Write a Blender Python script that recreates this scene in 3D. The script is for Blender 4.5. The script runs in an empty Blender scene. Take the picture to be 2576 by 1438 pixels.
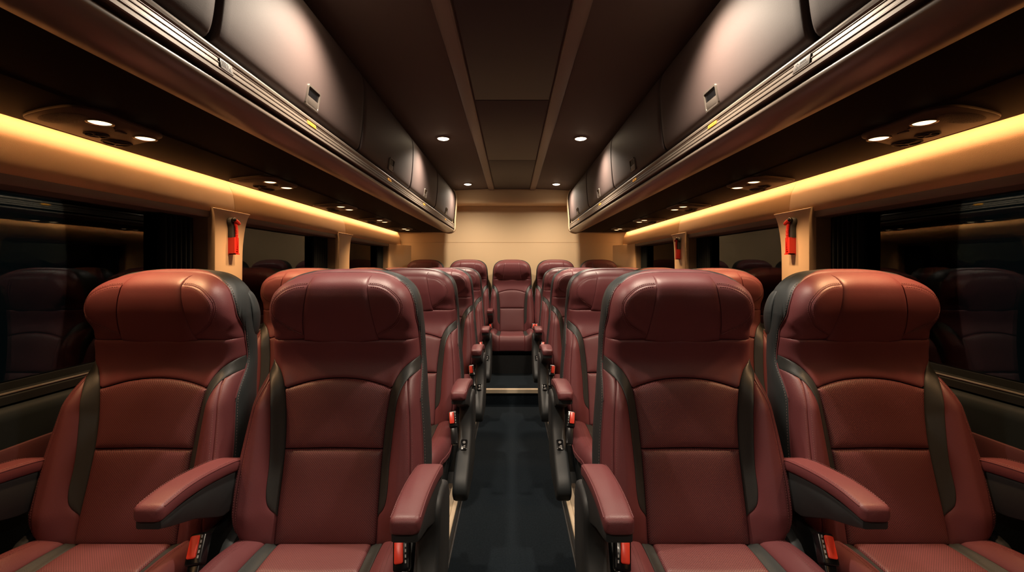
import bpy, math, random
import numpy as np
from mathutils import Vector, Matrix

random.seed(7)
C = bpy.context.scene.collection
PI = math.pi
CAM_Z = 1.14          # eye height above the aisle carpet; heights written H(..) are relative to the eye
F_PX = 1110.0


def H(h):
    return CAM_Z + h


# ------------------------------------------------------------------ materials
def new_mat(name):
    m = bpy.data.materials.new(name)
    m.use_nodes = True
    nt = m.node_tree
    return m, nt, nt.nodes['Principled BSDF']


def nd(nt, kind, **kw):
    n = nt.nodes.new(kind)
    for k, v in kw.items():
        if k.startswith('i_'):
            key = k[2:]
            key = int(key) if key.isdigit() else key.replace('_', ' ')
            if isinstance(v, bpy.types.NodeSocket):
                nt.links.new(v, n.inputs[key])
            else:
                n.inputs[key].default_value = v
        else:
            setattr(n, k, v)
    return n


def mth(nt, op, a, b=0.0, c=None):
    n = nt.nodes.new('ShaderNodeMath')
    n.operation = op
    for i, v in enumerate((a, b, c)):
        if v is None:
            continue
        if isinstance(v, bpy.types.NodeSocket):
            nt.links.new(v, n.inputs[i])
        else:
            n.inputs[i].default_value = v
    return n.outputs[0]


def surface(name, col, rough=0.5, metal=0.0, spec=0.5, coat=0.0, bump=None, var=0.0, var_scale=6.0, sheen=0.0, rvar=0.0):
    m, nt, b = new_mat(name)
    b.inputs['Base Color'].default_value = (*col, 1)
    b.inputs['Roughness'].default_value = rough
    b.inputs['Metallic'].default_value = metal
    b.inputs['Specular IOR Level'].default_value = spec
    b.inputs['Coat Weight'].default_value = coat
    b.inputs['Coat Roughness'].default_value = 0.3
    b.inputs['Sheen Weight'].default_value = sheen
    tc = nd(nt, 'ShaderNodeTexCoord')
    if var:
        n = nd(nt, 'ShaderNodeTexNoise', i_Vector=tc.outputs['Object'], i_Scale=var_scale, i_Detail=4.0)
        lo = tuple(c * (1 - var) for c in col)
        hi = tuple(min(1, c * (1 + var)) for c in col)
        r = nd(nt, 'ShaderNodeMix', data_type='RGBA')
        nt.links.new(n.outputs['Fac'], r.inputs['Factor'])
        r.inputs['A'].default_value = (*lo, 1)
        r.inputs['B'].default_value = (*hi, 1)
        nt.links.new(r.outputs['Result'], b.inputs['Base Color'])
    if rvar:
        n2 = nd(nt, 'ShaderNodeTexNoise', i_Vector=tc.outputs['Object'], i_Scale=var_scale * 2.3, i_Detail=3.0)
        rr = mth(nt, 'MULTIPLY_ADD', n2.outputs['Fac'], rvar, rough - rvar * 0.5)
        nt.links.new(rr, b.inputs['Roughness'])
    if bump:
        kind, sc, st = bump
        if kind == 'leather':
            v = nd(nt, 'ShaderNodeTexVoronoi', i_Vector=tc.outputs['Object'], i_Scale=sc, feature='F1')
            h = v.outputs['Distance']
        else:
            v = nd(nt, 'ShaderNodeTexNoise', i_Vector=tc.outputs['Object'], i_Scale=sc, i_Detail=3.0)
            h = v.outputs['Fac']
        bp = nd(nt, 'ShaderNodeBump', i_Strength=st, i_Distance=0.001, i_Height=h)
        nt.links.new(bp.outputs['Normal'], b.inputs['Normal'])
    return m


def perforated(name, col, axis, rough=0.5):
    """leather pierced by a staggered grid of pin holes (the holes are a pattern of the hide)"""
    m, nt, b = new_mat(name)
    tc = nd(nt, 'ShaderNodeTexCoord')
    s = nd(nt, 'ShaderNodeSeparateXYZ', i_Vector=tc.outputs['Object'])
    P = 0.0054
    u = mth(nt, 'DIVIDE', s.outputs['X'], P)
    v = mth(nt, 'DIVIDE', s.outputs[axis], P)
    ds = []
    for off in (0.0, 0.5):
        fu = mth(nt, 'SUBTRACT', mth(nt, 'FRACT', mth(nt, 'ADD', u, 100 + off)), 0.5)
        fv = mth(nt, 'SUBTRACT', mth(nt, 'FRACT', mth(nt, 'ADD', v, 100 + off)), 0.5)
        ds.append(mth(nt, 'SQRT', mth(nt, 'ADD', mth(nt, 'MULTIPLY', fu, fu), mth(nt, 'MULTIPLY', fv, fv))))
    d = mth(nt, 'MINIMUM', ds[0], ds[1])
    hole = nd(nt, 'ShaderNodeMapRange', i_Value=d)
    hole.inputs[1].default_value = 0.12
    hole.inputs[2].default_value = 0.23
    mix = nd(nt, 'ShaderNodeMix', data_type='RGBA')
    nt.links.new(hole.outputs[0], mix.inputs['Factor'])
    mix.inputs['A'].default_value = (col[0] * .27, col[1] * .27, col[2] * .27, 1)
    mix.inputs['B'].default_value = (*col, 1)
    nt.links.new(mix.outputs['Result'], b.inputs['Base Color'])
    b.inputs['Roughness'].default_value = rough
    bp = nd(nt, 'ShaderNodeBump', i_Strength=0.4, i_Distance=0.0006, i_Height=hole.outputs[0])
    nt.links.new(bp.outputs['Normal'], b.inputs['Normal'])
    return m


def emitter(name, col, strength):
    m, nt, b = new_mat(name)
    b.inputs['Base Color'].default_value = (*col, 1)
    b.inputs['Emission Color'].default_value = (*col, 1)
    b.inputs['Emission Strength'].default_value = strength
    return m


def glass_mat(name, tint):
    m, nt, b = new_mat(name)
    out = nt.nodes['Material Output']
    tr = nd(nt, 'ShaderNodeBsdfTransparent', i_Color=(*tint, 1))
    gl = nd(nt, 'ShaderNodeBsdfGlossy', i_Color=(.6, .62, .62, 1), i_Roughness=0.015)
    fr = nd(nt, 'ShaderNodeFresnel', i_IOR=1.42)
    mx = nd(nt, 'ShaderNodeMixShader')
    nt.links.new(fr.outputs[0], mx.inputs[0])
    nt.links.new(tr.outputs[0], mx.inputs[1])
    nt.links.new(gl.outputs[0], mx.inputs[2])
    nt.links.new(mx.outputs[0], out.inputs['Surface'])
    return m


def grille_mat(name):
    m, nt, b = new_mat(name)
    tc = nd(nt, 'ShaderNodeTexCoord')
    v = nd(nt, 'ShaderNodeTexVoronoi', i_Vector=tc.outputs['Object'], i_Scale=380.0)
    r = nd(nt, 'ShaderNodeMapRange', i_Value=v.outputs['Distance'])
    r.inputs[1].default_value = 0.25
    r.inputs[2].default_value = 0.5
    mix = nd(nt, 'ShaderNodeMix', data_type='RGBA')
    nt.links.new(r.outputs[0], mix.inputs['Factor'])
    mix.inputs['A'].default_value = (.002, .002, .002, 1)
    mix.inputs['B'].default_value = (.03, .026, .024, 1)
    nt.links.new(mix.outputs['Result'], b.inputs['Base Color'])
    b.inputs['Roughness'].default_value = .6
    bp = nd(nt, 'ShaderNodeBump', i_Strength=1.0, i_Distance=0.002, i_Height=r.outputs[0])
    nt.links.new(bp.outputs['Normal'], b.inputs['Normal'])
    return m


BURG = (0.138, 0.0385, 0.0435)
M = {
    'leather': surface('burgundy_leather', BURG, .47, spec=.42, bump=('leather', 760.0, .16), var=.12, rvar=.1),
    'leather_dark': surface('dark_burgundy_leather', (0.062, 0.019, 0.021), .55, spec=.3, bump=('leather', 760.0, .15)),
    'leather2': surface('burgundy_leather_panel', (0.143, 0.040, 0.045), .46, spec=.42, bump=('leather', 760.0, .15), var=.10, rvar=.1),
    'perf_back': perforated('perforated_leather_back', (0.141, 0.040, 0.0435), 'Z'),
    'perf_seat': perforated('perforated_leather_seat', (0.141, 0.040, 0.0435), 'Y'),
    'trim': surface('charcoal_leather', (0.028, 0.031, 0.030), .48, bump=('leather', 700.0, .15), rvar=.08),
    'shell': surface('charcoal_shell', (0.024, 0.029, 0.031), .5, bump=('noise', 900.0, .12)),
    'plastic': surface('black_plastic', (0.017, 0.020, 0.022), .55, bump=('noise', 1200.0, .15)),
    'gloss': surface('gloss_black', (0.006, 0.006, 0.007), .2),
    'thread': surface('thread', (0.215, 0.085, 0.080), .7),
    'thread_grey': surface('grey_thread', (0.19, 0.15, 0.14), .7),
    'red': surface('red_plastic', (0.55, 0.022, 0.014), .35),
    'redbtn': surface('red_button', (0.75, 0.055, 0.03), .3),
    'white': surface('white_print', (.3, .3, .3), .5),
    'locker': surface('plum_locker_skin', (0.076, 0.053, 0.049), .60, spec=.45, bump=('leather', 900.0, .12), var=.06),
    'gasket': surface('rubber_gasket', (0.010, 0.011, 0.012), .5),
    'alu': surface('brushed_champagne_rail', (0.235, 0.196, 0.160), .40, metal=.25, rvar=.1, var_scale=30),
    'tube': surface('satin_tube', (0.225, 0.185, 0.152), .32, spec=.9),
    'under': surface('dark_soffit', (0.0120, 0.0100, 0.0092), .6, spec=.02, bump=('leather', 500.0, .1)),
    'unit': surface('console_plastic', (0.048, 0.037, 0.030), .45, spec=.3, bump=('noise', 800.0, .1)),
    'grille': grille_mat('speaker_mesh'),
    'beige': surface('beige_leather', (0.53, 0.345, 0.185), .55, bump=('leather', 620.0, .28), var=.05),
    'beige_wall': surface('beige_wall', (0.67, 0.485, 0.285), .6, bump=('noise', 500.0, .08), var=.03, var_scale=3),
    'beige_trim': surface('beige_trim', (0.58, 0.44, 0.285), .42),
    'ceiling': surface('ceiling_cloth', (0.105, 0.080, 0.068), .75, bump=('noise', 900.0, .15)),
    'ceil_rail': surface('ceiling_rail', (0.20, 0.150, 0.120), .5),
    'ceil_panel': surface('ceiling_centre', (0.028, 0.022, 0.024), .55),
    'carpet': surface('aisle_carpet', (0.0095, 0.0140, 0.0185), .95, spec=.06, bump=('noise', 500.0, 1.0), var=.5, var_scale=140),
    'floor': surface('dark_floor', (0.014, 0.015, 0.016), .8, spec=.2, bump=('noise', 500.0, .5), var=.2, var_scale=30),
    'floor_beige': surface('beige_floor', (0.15, 0.12, 0.09), .8, bump=('noise', 400.0, .4), var=.6, var_scale=220),
    'edge': surface('floor_edge_alloy', (0.72, 0.60, 0.44), .4, metal=.2, rvar=.1),
    'wall_low': surface('charcoal_wall', (0.007, 0.011, 0.012), .55, spec=.2, bump=('noise', 500.0, .1)),
    'reveal': surface('brown_reveal', (0.34, 0.25, 0.17), .45),
    'header': surface('brown_header', (0.13, 0.110, 0.094), .5),
    'frame': surface('window_rubber', (0.010, 0.012, 0.012), .5, spec=.2),
    'sill': surface('sill_metal', (0.20, 0.18, 0.15), .35, metal=.6),
    'glass': glass_mat('dark_glass', (.55, .6, .6)),
    'curtain': surface('curtain_cloth', (0.012, 0.016, 0.018), .9, spec=.1),
    'led': emitter('led_strip', (1.0, .54, .235), 19.0),
    'lamp': emitter('lamp_lens', (1.0, .78, .52), 30.0),
    'reader': emitter('reading_lens', (1.0, .62, .30), 3.4),
    'chrome': surface('satin_chrome', (.5, .45, .4), .3, metal=1.0),
    'latch': surface('latch_metal', (.17, .145, .125), .4, metal=.5),
    'amber': emitter('amber_tag', (1.0, .42, .05), .5),
    'amber_ink': surface('amber_ink', (.35, .13, .02), .5),
    'label': surface('grey_label', (.16, .135, .115), .5),
    'ink': surface('label_ink', (.03, .025, .022), .6),
}


# ------------------------------------------------------------------ mesh helpers
class MB:
    def __init__(s):
        s.v, s.f, s.m = [], [], []

    def add(s, verts, faces, mi=0):
        o = len(s.v)
        s.v += [tuple(p) for p in verts]
        s.f += [tuple(i + o for i in f) for f in faces]
        s.m += [mi] * len(faces)
        return s

    def grid(s, rows, close_u=False, close_v=False, mi=0, flip=False):
        n, k = len(rows), len(rows[0])
        fs = []
        for i in range(n if close_v else n - 1):
            for j in range(k if close_u else k - 1):
                a, b = i * k + j, i * k + (j + 1) % k
                c, d = ((i + 1) % n) * k + (j + 1) % k, ((i + 1) % n) * k + j
                fs.append((a, d, c, b) if flip else (a, b, c, d))
        return s.add([p for r in rows for p in r], fs, mi)

    def box(s, x0, x1, y0, y1, z0, z1, mi=0):
        v = [(x, y, z) for z in (z0, z1) for y in (y0, y1) for x in (x0, x1)]
        return s.add(v, [(0, 2, 3, 1), (4, 5, 7, 6), (0, 1, 5, 4), (2, 6, 7, 3), (0, 4, 6, 2), (1, 3, 7, 5)], mi)

    def prism(s, pts, axis, a0, a1, mi=0, r=0.0):
        """closed 2-D outline pushed along an axis, with a chamfer r on both ends"""
        def P(p, a):
            return {'x': (a, p[0], p[1]), 'y': (p[0], a, p[1]), 'z': (p[0], p[1], a)}[axis]
        pts = [Vector(p) for p in pts]
        n = len(pts)
        rings = []
        if r > 0:
            area = sum(pts[i].x * pts[(i + 1) % n].y - pts[(i + 1) % n].x * pts[i].y for i in range(n))
            sg = 1 if area > 0 else -1
            ins = []
            for i in range(n):
                d0 = (pts[i] - pts[i - 1]); d1 = (pts[(i + 1) % n] - pts[i])
                d0 = d0.normalized() if d0.length > 1e-9 else d1.normalized()
                d1 = d1.normalized() if d1.length > 1e-9 else d0
                nn = Vector((-(d0.y + d1.y), d0.x + d1.x)) * sg
                nn = nn.normalized() if nn.length > 1e-9 else Vector((0, 0))
                ins.append(nn)
            q = .293
            for off, a in ((r, a0), (r * q, a0 + r * q), (0, a0 + r), (0, a1 - r), (r * q, a1 - r * q), (r, a1)):
                rings.append([P(pts[i] + ins[i] * off, a) for i in range(n)])
        else:
            rings = [[P(p, a0) for p in pts], [P(p, a1) for p in pts]]
        s.grid(rings, close_u=True, mi=mi)
        o = len(s.v) - len(rings) * n
        s.f.append(tuple(range(o + n - 1, o - 1, -1))); s.m.append(mi)
        e = o + (len(rings) - 1) * n
        s.f.append(tuple(range(e, e + n))); s.m.append(mi)
        return s

    def lathe(s, prof, c, axis='z', n=24, mi=0, sx=1.0, sy=1.0):
        rows = []
        for r, a in prof:
            row = []
            for i in range(n):
                t = 2 * PI * i / n
                u, w = r * math.cos(t) * sx, r * math.sin(t) * sy
                row.append({'z': (c[0] + u, c[1] + w, c[2] + a), 'y': (c[0] + u, c[1] + a, c[2] + w), 'x': (c[0] + a, c[1] + u, c[2] + w)}[axis])
            rows.append(row)
        return s.grid(rows, close_u=True, mi=mi)

    def tube(s, pts, r, n=8, mi=0):
        pts = [Vector(p) for p in pts]
        rows = []
        for i, p in enumerate(pts):
            t = (pts[min(i + 1, len(pts) - 1)] - pts[max(i - 1, 0)]).normalized()
            up = Vector((0, 0, 1)) if abs(t.z) < .9 else Vector((0, 1, 0))
            a = t.cross(up).normalized(); b = t.cross(a)
            rows.append([p + a * (r * math.cos(2 * PI * k / n)) + b * (r * math.sin(2 * PI * k / n)) for k in range(n)])
        s.grid(rows, close_u=True, mi=mi)
        o = len(s.v) - len(rows) * n
        s.f.append(tuple(range(o, o + n))); s.m.append(mi)
        s.f.append(tuple(range(len(s.v) - n, len(s.v)))); s.m.append(mi)
        return s

    def mesh(s, name, mats, smooth=True, angle=40):
        me = bpy.data.meshes.new(name)
        me.from_pydata(s.v, [], s.f)
        for m in (mats if isinstance(mats, (list, tuple)) else [mats]):
            me.materials.append(M[m])
        me.polygons.foreach_set('material_index', s.m)
        import bmesh
        bm = bmesh.new(); bm.from_mesh(me)
        bmesh.ops.recalc_face_normals(bm, faces=bm.faces)
        bm.to_mesh(me); bm.free()
        if smooth:
            me.shade_smooth()
            if angle:
                me.set_sharp_from_angle(angle=math.radians(angle))
        me.update()
        return me

    def build(s, name, mats, parent=None, smooth=True, angle=40):
        return link(name, s.mesh(name, mats, smooth, angle), parent)


def link(name, me, parent=None, label=None):
    o = bpy.data.objects.new(name, me)
    C.objects.link(o)
    if parent is not None:
        o.parent = parent
    if label:
        o['label'] = label
    return o


def thing(name, label, cat, loc=(0, 0, 0), group=None):
    o = link(name, None)
    o.location = loc
    o.empty_display_size = .05
    return tag(o, label, cat, group)


def tag(o, label, cat, group=None):
    o['label'] = label
    o['category'] = cat
    if group:
        o['group'] = group
    return o


def structure(o, label, cat):
    o['kind'] = 'structure'
    o['label'] = label
    o['category'] = cat
    return o


def rrect(w, h, r, n=5, cx=0.0, cy=0.0):
    out = []
    for sx, sy, a0 in ((1, 1, 0), (-1, 1, 90), (-1, -1, 180), (1, -1, 270)):
        for i in range(n + 1):
            a = math.radians(a0 + 90 * i / n)
            out.append((cx + sx * (w / 2 - r) + r * math.cos(a), cy + sy * (h / 2 - r) + r * math.sin(a)))
    return out


def spline(pts, n=48):
    """Catmull-Rom through the points, resampled evenly"""
    P = np.array(pts, float)
    Q = np.vstack([2 * P[0] - P[1], P, 2 * P[-1] - P[-2]])
    out = []
    for i in range(1, len(Q) - 2):
        p0, p1, p2, p3 = Q[i - 1], Q[i], Q[i + 1], Q[i + 2]
        for t in np.linspace(0, 1, 14, endpoint=False):
            out.append(.5 * ((2 * p1) + (-p0 + p2) * t + (2 * p0 - 5 * p1 + 4 * p2 - p3) * t * t + (-p0 + 3 * p1 - 3 * p2 + p3) * t ** 3))
    out.append(Q[-2])
    return resample(np.array(out), n)


def resample(P, n, ts=None):
    P = np.array(P, float)
    d = np.concatenate([[0], np.cumsum(np.linalg.norm(np.diff(P, axis=0), axis=1))])
    t = (np.linspace(0, 1, n) if ts is None else np.array(ts)) * d[-1]
    return np.stack([np.interp(t, d, P[:, k]) for k in range(P.shape[1])], 1)


def mirror(P):
    P = np.array(P, float).copy()
    P[:, 0] *= -1
    return P


def dist_poly(X, Y, P):
    """distance of points to a polyline"""
    P = np.array(P, float)
    best = np.full(X.shape, 1e9)
    for a, b in zip(P[:-1], P[1:]):
        ab = b - a
        L = max(ab @ ab, 1e-12)
        t = np.clip(((X - a[0]) * ab[0] + (Y - a[1]) * ab[1]) / L, 0, 1)
        best = np.minimum(best, np.hypot(X - a[0] - t * ab[0], Y - a[1] - t * ab[1]))
    return best


def dense(n, k=3):
    """parameters 0..1 gathered at both ends"""
    e = [0, .012, .03, .06, .1]
    mid = list(np.linspace(.1, .9, n))[1:-1]
    return e + mid + [1 - x for x in e[::-1]]


def sm(x):
    x = np.clip(x, 0, 1)
    return x * x * (3 - 2 * x)


def coons(B, T, L, R, S, U):
    b, t = resample(B, 0, S), resample(T, 0, S)
    l, r = resample(L, 0, U), resample(R, 0, U)
    s = np.array(S)[None, :, None]
    u = np.array(U)[:, None, None]
    return ((1 - u) * b[None] + u * t[None] + (1 - s) * l[:, None] + s * r[:, None]
            - ((1 - s) * (1 - u) * b[0] + s * (1 - u) * b[-1] + (1 - s) * u * t[0] + s * u * t[-1]))


def panel(mapf, B, T, L, R, ns=14, nt=14, seams='BTLR', groove=.006, rad=.012, off=0.0, skirt=.012, mi=0, mb=None, pillow=None):
    """a padded panel on a surface: quarter-round edges at its seams, then a skirt that tucks in"""
    S, U = dense(ns), dense(nt)
    G = coons(B, T, L, R, S, U)
    X, Y = G[..., 0], G[..., 1]
    d = np.full(X.shape, 1e9)
    for k, c in (('B', B), ('T', T), ('L', L), ('R', R)):
        if k in seams:
            d = np.minimum(d, dist_poly(X, Y, c))
    q = np.clip(1 - d / rad, 0, 1)
    sink = groove * (1 - np.sqrt(np.clip(1 - q * q, 0, 1)))
    if pillow:
        q2 = np.clip(1 - d / pillow[1], 0, 1)
        sink = sink + pillow[0] * (1 - np.sqrt(np.clip(1 - q2 * q2, 0, 1)))
    P = mapf(X, Y, off - sink)
    # skirt ring
    n, k = X.shape
    Xe = np.pad(X, 1, mode='edge'); Ye = np.pad(Y, 1, mode='edge')
    De = np.pad(off - sink, 1, mode='edge')
    De[0, :] -= skirt; De[-1, :] -= skirt; De[:, 0] -= skirt; De[:, -1] -= skirt
    P = mapf(Xe, Ye, De)
    mb = mb or MB()
    mb.grid([[tuple(P[i, j]) for j in range(k + 2)] for i in range(n + 2)], mi=mi)
    return mb


def stitches(mb, P, length=.0034, gap=.0022, r=.0005, mi=0):
    P = np.array(P, float)
    d = np.concatenate([[0], np.cumsum(np.linalg.norm(np.diff(P, axis=0), axis=1))])
    t = 0.002
    while t + length < d[-1]:
        a = Vector([np.interp(t, d, P[:, k]) for k in range(3)])
        b = Vector([np.interp(t + length, d, P[:, k]) for k in range(3)])
        ax = (b - a).normalized()
        up = Vector((0, 1, 0)) if abs(ax.y) < .8 else Vector((0, 0, 1))
        u = ax.cross(up).normalized() * r
        w = ax.cross(u.normalized()) * r
        m = (a + b) / 2
        v = [a + u * .5, a + w * .5, a - u * .5, a - w * .5, m + u, m + w, m - u, m - w, b + u * .5, b + w * .5, b - u * .5, b - w * .5]
        f = []
        for s0 in (0, 4):
            for i in range(4):
                f.append((s0 + i, s0 + (i + 1) % 4, s0 + 4 + (i + 1) % 4, s0 + 4 + i))
        f += [(3, 2, 1, 0), (8, 9, 10, 11)]
        mb.add(v, f, mi)
        t += length + gap
    return mb


# ------------------------------------------------------------------ the coach seat
# local frame: origin on the floor below the backrest foot, seat faces -Y
Y0 = 1.065
half = spline([(.150, .455), (.192, .470), (.219, .520), (.228, .600), (.224, .680), (.2125, .780), (.2015, .862), (.1975, .900), (.1955, .942),
               (.191, 1.0), (.186, 1.045), (.168, 1.084), (.125, 1.112), (.065, 1.122), (0, 1.1235)], 90)
OUT = np.vstack([mirror(half), half[::-1][1:]])           # left foot, over the top, right foot


def out_at(z):
    """half width of the outline at a height (side part)"""
    k = half[:75]
    return float(np.interp(z, k[:, 1], k[:, 0]))


def cut(z0, z1):
    """right-hand outline between two heights, upwards"""
    pts = [(out_at(z0), z0)] + [tuple(p) for p in half[:80] if z0 < p[1] < z1] + [(out_at(z1), z1)]
    return np.array(pts)


ZB = [.43, .50, .536, .68, .83, .90, .942, 1.0, 1.2]
YB = [1.050, 1.064, 1.072, 1.112, 1.150, 1.160, 1.163, 1.166, 1.17]
ZH = [.92, .942, .965, 1.0, 1.04, 1.08, 1.105, 1.1235, 1.14]
YH = [1.176, 1.167, 1.156, 1.142, 1.133, 1.136, 1.144, 1.157, 1.17]


def smooth_interp(z, A, B):
    return sum(np.interp(z + k, A, B) * w for k, w in ((-.02, .2), (-.01, .2), (0, .2), (.01, .2), (.02, .2)))


def roll(x, z, r=.034, dep=.05):
    d = dist_poly(x, z, OUT)
    q = np.clip(1 - d / r, 0, 1)
    return dep * (1 - np.sqrt(np.clip(1 - q * q, 0, 1)))


def S_body(x, z, off=0.0, dr=True):
    x = np.asarray(x, float); z = np.asarray(z, float)
    a = np.abs(x)
    y = smooth_interp(z, ZB, YB) - Y0
    b = sm((.885 - z) / .10) * (.55 + .45 * sm((z - .46) / .10))
    y = y - .046 * b * sm((a - .118) / .062)
    y = y + .010 * sm(1 - np.abs(z - .89) / .07)              # hollow of the yoke
    y = y + .006 * np.exp(-(x / .09) ** 2) * sm((.83 - z) / .1)
    y = y + roll(x, z)
    return np.stack([x, y - off, z], -1)


def S_head(x, z, off=0.0):
    x = np.asarray(x, float); z = np.asarray(z, float)
    a = np.abs(x)
    y = smooth_interp(z, ZH, YH) - Y0
    y = y - .008 * sm((a - .08) / .08) * sm((z - .95) / .05) + .004 * np.exp(-(x / .05) ** 2)
    w = sm((a - .095) / .08) * sm((1.012 - z) / .065)
    yb = smooth_interp(z, ZB, YB) - Y0 - .002
    y = y * (1 - w) + yb * w
    y = y + roll(x, z, .036, .052)
    return np.stack([x, y - off, z], -1)


# seam curves on the right half
tr_in = spline([(out_at(.897), .897), (.168, .876), (.149, .850), (.138, .820), (.130, .765), (.124, .690), (.1225, .610), (.1225, .532)], 50)
tr_out = spline([(out_at(.862), .862), (.180, .848), (.166, .823), (.158, .785), (.152, .715), (.148, .650), (.147, .590), (.140, .556), (.1225, .532)], 50)


def in_at(z):
    return float(np.interp(z, tr_in[::-1, 1], tr_in[::-1, 0]))


SEATM = {}


def seat_meshes():
    d = SEATM
    # --- shell behind and beside the cushions
    N = len(OUT)
    face = np.where((OUT[:, 1] > .942)[:, None], S_head(OUT[:, 0], OUT[:, 1]), S_body(OUT[:, 0], OUT[:, 1]))
    # blend the jump at the headrest seam
    blend = sm((OUT[:, 1] - .925) / .03)[:, None]
    face = S_head(OUT[:, 0], OUT[:, 1]) * blend + S_body(OUT[:, 0], OUT[:, 1]) * (1 - blend)
    tang = np.gradient(OUT, axis=0)
    nrm = np.stack([-tang[:, 1], tang[:, 0]], 1)
    nrm /= np.linalg.norm(nrm, axis=1)[:, None] + 1e-9
    rear = .150 - .06 * sm((OUT[:, 1] - .55) / .55)            # rear plane
    rings = []
    for o, k in ((-.004, -.012), (.0, 0.0), (.004, .05), (.008, .2), (.010, .45), (.008, .75), (.0, .93), (-.014, 1.0), (-.05, 1.02)):
        yb = smooth_interp(OUT[:, 1], ZB, YB) - Y0 + .110
        y = face[:, 1] + (yb - face[:, 1]) * k
        rings.append(np.stack([OUT[:, 0] + nrm[:, 0] * o, y, OUT[:, 1] + nrm[:, 1] * o], 1))
    top = [i for i in range(N) if OUT[i, 1] > 1.086]
    i0, i1 = top[0], top[-1]
    shell, cap = MB(), MB()
    shift = [0, 0, 4, 9, 14, 18, 20, 20, 20]

    def seg(r, a, b, n):
        t = np.linspace(a, b, n)
        return [tuple(np.interp(t, np.arange(N), r[:, k])[q] for k in range(3)) for q in range(n)]
    shell.grid([seg(r, 0, i0 + k, 80) for r, k in zip(rings, shift)])
    shell.grid([seg(r, i1 - k, N - 1, 80) for r, k in zip(rings, shift)])
    last = rings[-1]
    for i in range(N // 2):
        j = N - 1 - i
        q = [tuple(last[i]), tuple(last[i + 1]), tuple(last[j - 1]), tuple(last[j])]
        if i + 1 == j - 1:
            shell.add(q[:2] + q[3:], [(0, 1, 2)])
        else:
            shell.add(q, [(0, 1, 2, 3)])
    d['shell'] = shell.mesh('back_shell', 'shell', angle=60)
    cap.grid([seg(r, i0 + k, i1 - k, 50) for r, k in zip(rings, shift)])
    # --- headrest
    Lh, Rh = mirror(cut(.944, 1.06)), cut(.944, 1.06)
    tp = [p for p in OUT if p[1] > 1.06]
    Th = np.vstack([[Lh[-1]], tp, [Rh[-1]]])
    Bh = np.array([Lh[0], (0, .944), Rh[0]])
    panel(S_head, Bh, Th, Lh, Rh, 40, 22, seams='B', groove=.012, rad=.02, skirt=.008, mb=cap)
    d['headrest'] = cap.mesh('headrest', 'leather', angle=60)
    pl = spline([(.099, .945), (.094, .985), (.087, 1.03), (.080, 1.075), (.077, 1.103), (.076, 1.1185)], 30)
    Bp = spline([(-.099, .945), (-.05, .937), (0, .9345), (.05, .937), (.099, .945)], 30)
    Tp = spline([(-.076, 1.1185), (0, 1.1212), (.076, 1.1185)], 30)
    d['head_panel'] = panel(S_head, Bp, Tp, mirror(pl), pl, 24, 22, groove=.007, rad=.012, off=.0055, skirt=.012).mesh('headrest_panel', 'leather2', angle=60)
    arc = spline([(.1005, .962), (.128, .977), (.152, .996), (.1655, 1.024), (.161, 1.052), (.137, 1.077), (.107, 1.090), (.080, 1.093)], 44)
    ed = np.array([p for p in pl if .962 <= p[1] <= 1.093])
    ed = np.vstack([[(arc[0][0] - .002, .962)], ed, [(.078, 1.093)]])
    for sg in (1, -1):
        A = arc if sg > 0 else mirror(arc)
        E = ed if sg > 0 else mirror(ed)
        # ruled between the panel edge and the arc
        Bq = np.array([E[0], A[0]]); Tq = np.array([E[-1], A[-1]])
        d['wing', sg] = panel(S_head, Bq, Tq, E, A, 14, 20, seams='R', groove=.004, rad=.010, off=.0034, skirt=.009).mesh('headrest_wing', 'leather2', angle=60)
    st = MB()
    for sg in (1, -1):
        for k in (.0042, -.0042):
            A = arc.copy()
            c = np.array([.095, 1.025])
            v = A - c
            A = A + v / np.linalg.norm(v, axis=1)[:, None] * k
            A = A[4:] if sg > 0 else mirror(A[4:])
            stitches(st, S_head(A[:, 0], A[:, 1], .0035 if k < 0 else .0006), r=.0007)
        pts = S_head(*( (arc if sg > 0 else mirror(arc)).T ), .0004)
        st.tube([tuple(p) for p in pts], .0014, 6, mi=1)
    d['head_stitch'] = st.mesh('stitching', ['thread', 'leather'], angle=50)
    # --- yoke
    Bk = np.vstack([mirror(np.array([p for p in tr_in if p[1] > .824])), spline([(-.137, .824), (-.07, .842), (0, .848), (.07, .842), (.137, .824)], 24),
                    np.array([p for p in tr_in if p[1] > .824])[::-1]])
    Ly, Ry = mirror(cut(.897, .946)), cut(.897, .946)
    Ty = np.array([Ly[-1], (0, .946), Ry[-1]])
    d['yoke'] = panel(S_body, Bk, Ty, Ly, Ry, 44, 16, seams='BT', groove=.005, rad=.010).mesh('yoke_panel', 'leather', angle=60)
    # --- centre panels
    for nm, z0, z1 in (('upper', .680, .822), ('lower', .470, .678)):
        zs = np.linspace(z0, z1, 24)
        R_ = np.array([(in_at(z) if z > .532 else .1225, z) for z in zs])
        B_ = np.array([(-R_[0][0], z0), (0, z0), (R_[0][0], z0)])
        T_ = np.array([(-R_[-1][0], z1), (0, z1), (R_[-1][0], z1)])
        if nm == 'upper':
            T_ = spline([(-R_[-1][0], z1), (-.07, .840), (0, .846), (.07, .840), (R_[-1][0], z1)], 30)
        d['centre_' + nm] = panel(S_body, B_, T_, mirror(R_), R_, 18, 18, groove=.006, rad=.012, off=.008, pillow=(.007, .07)).mesh('centre_panel', 'perf_back', angle=60)
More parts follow.
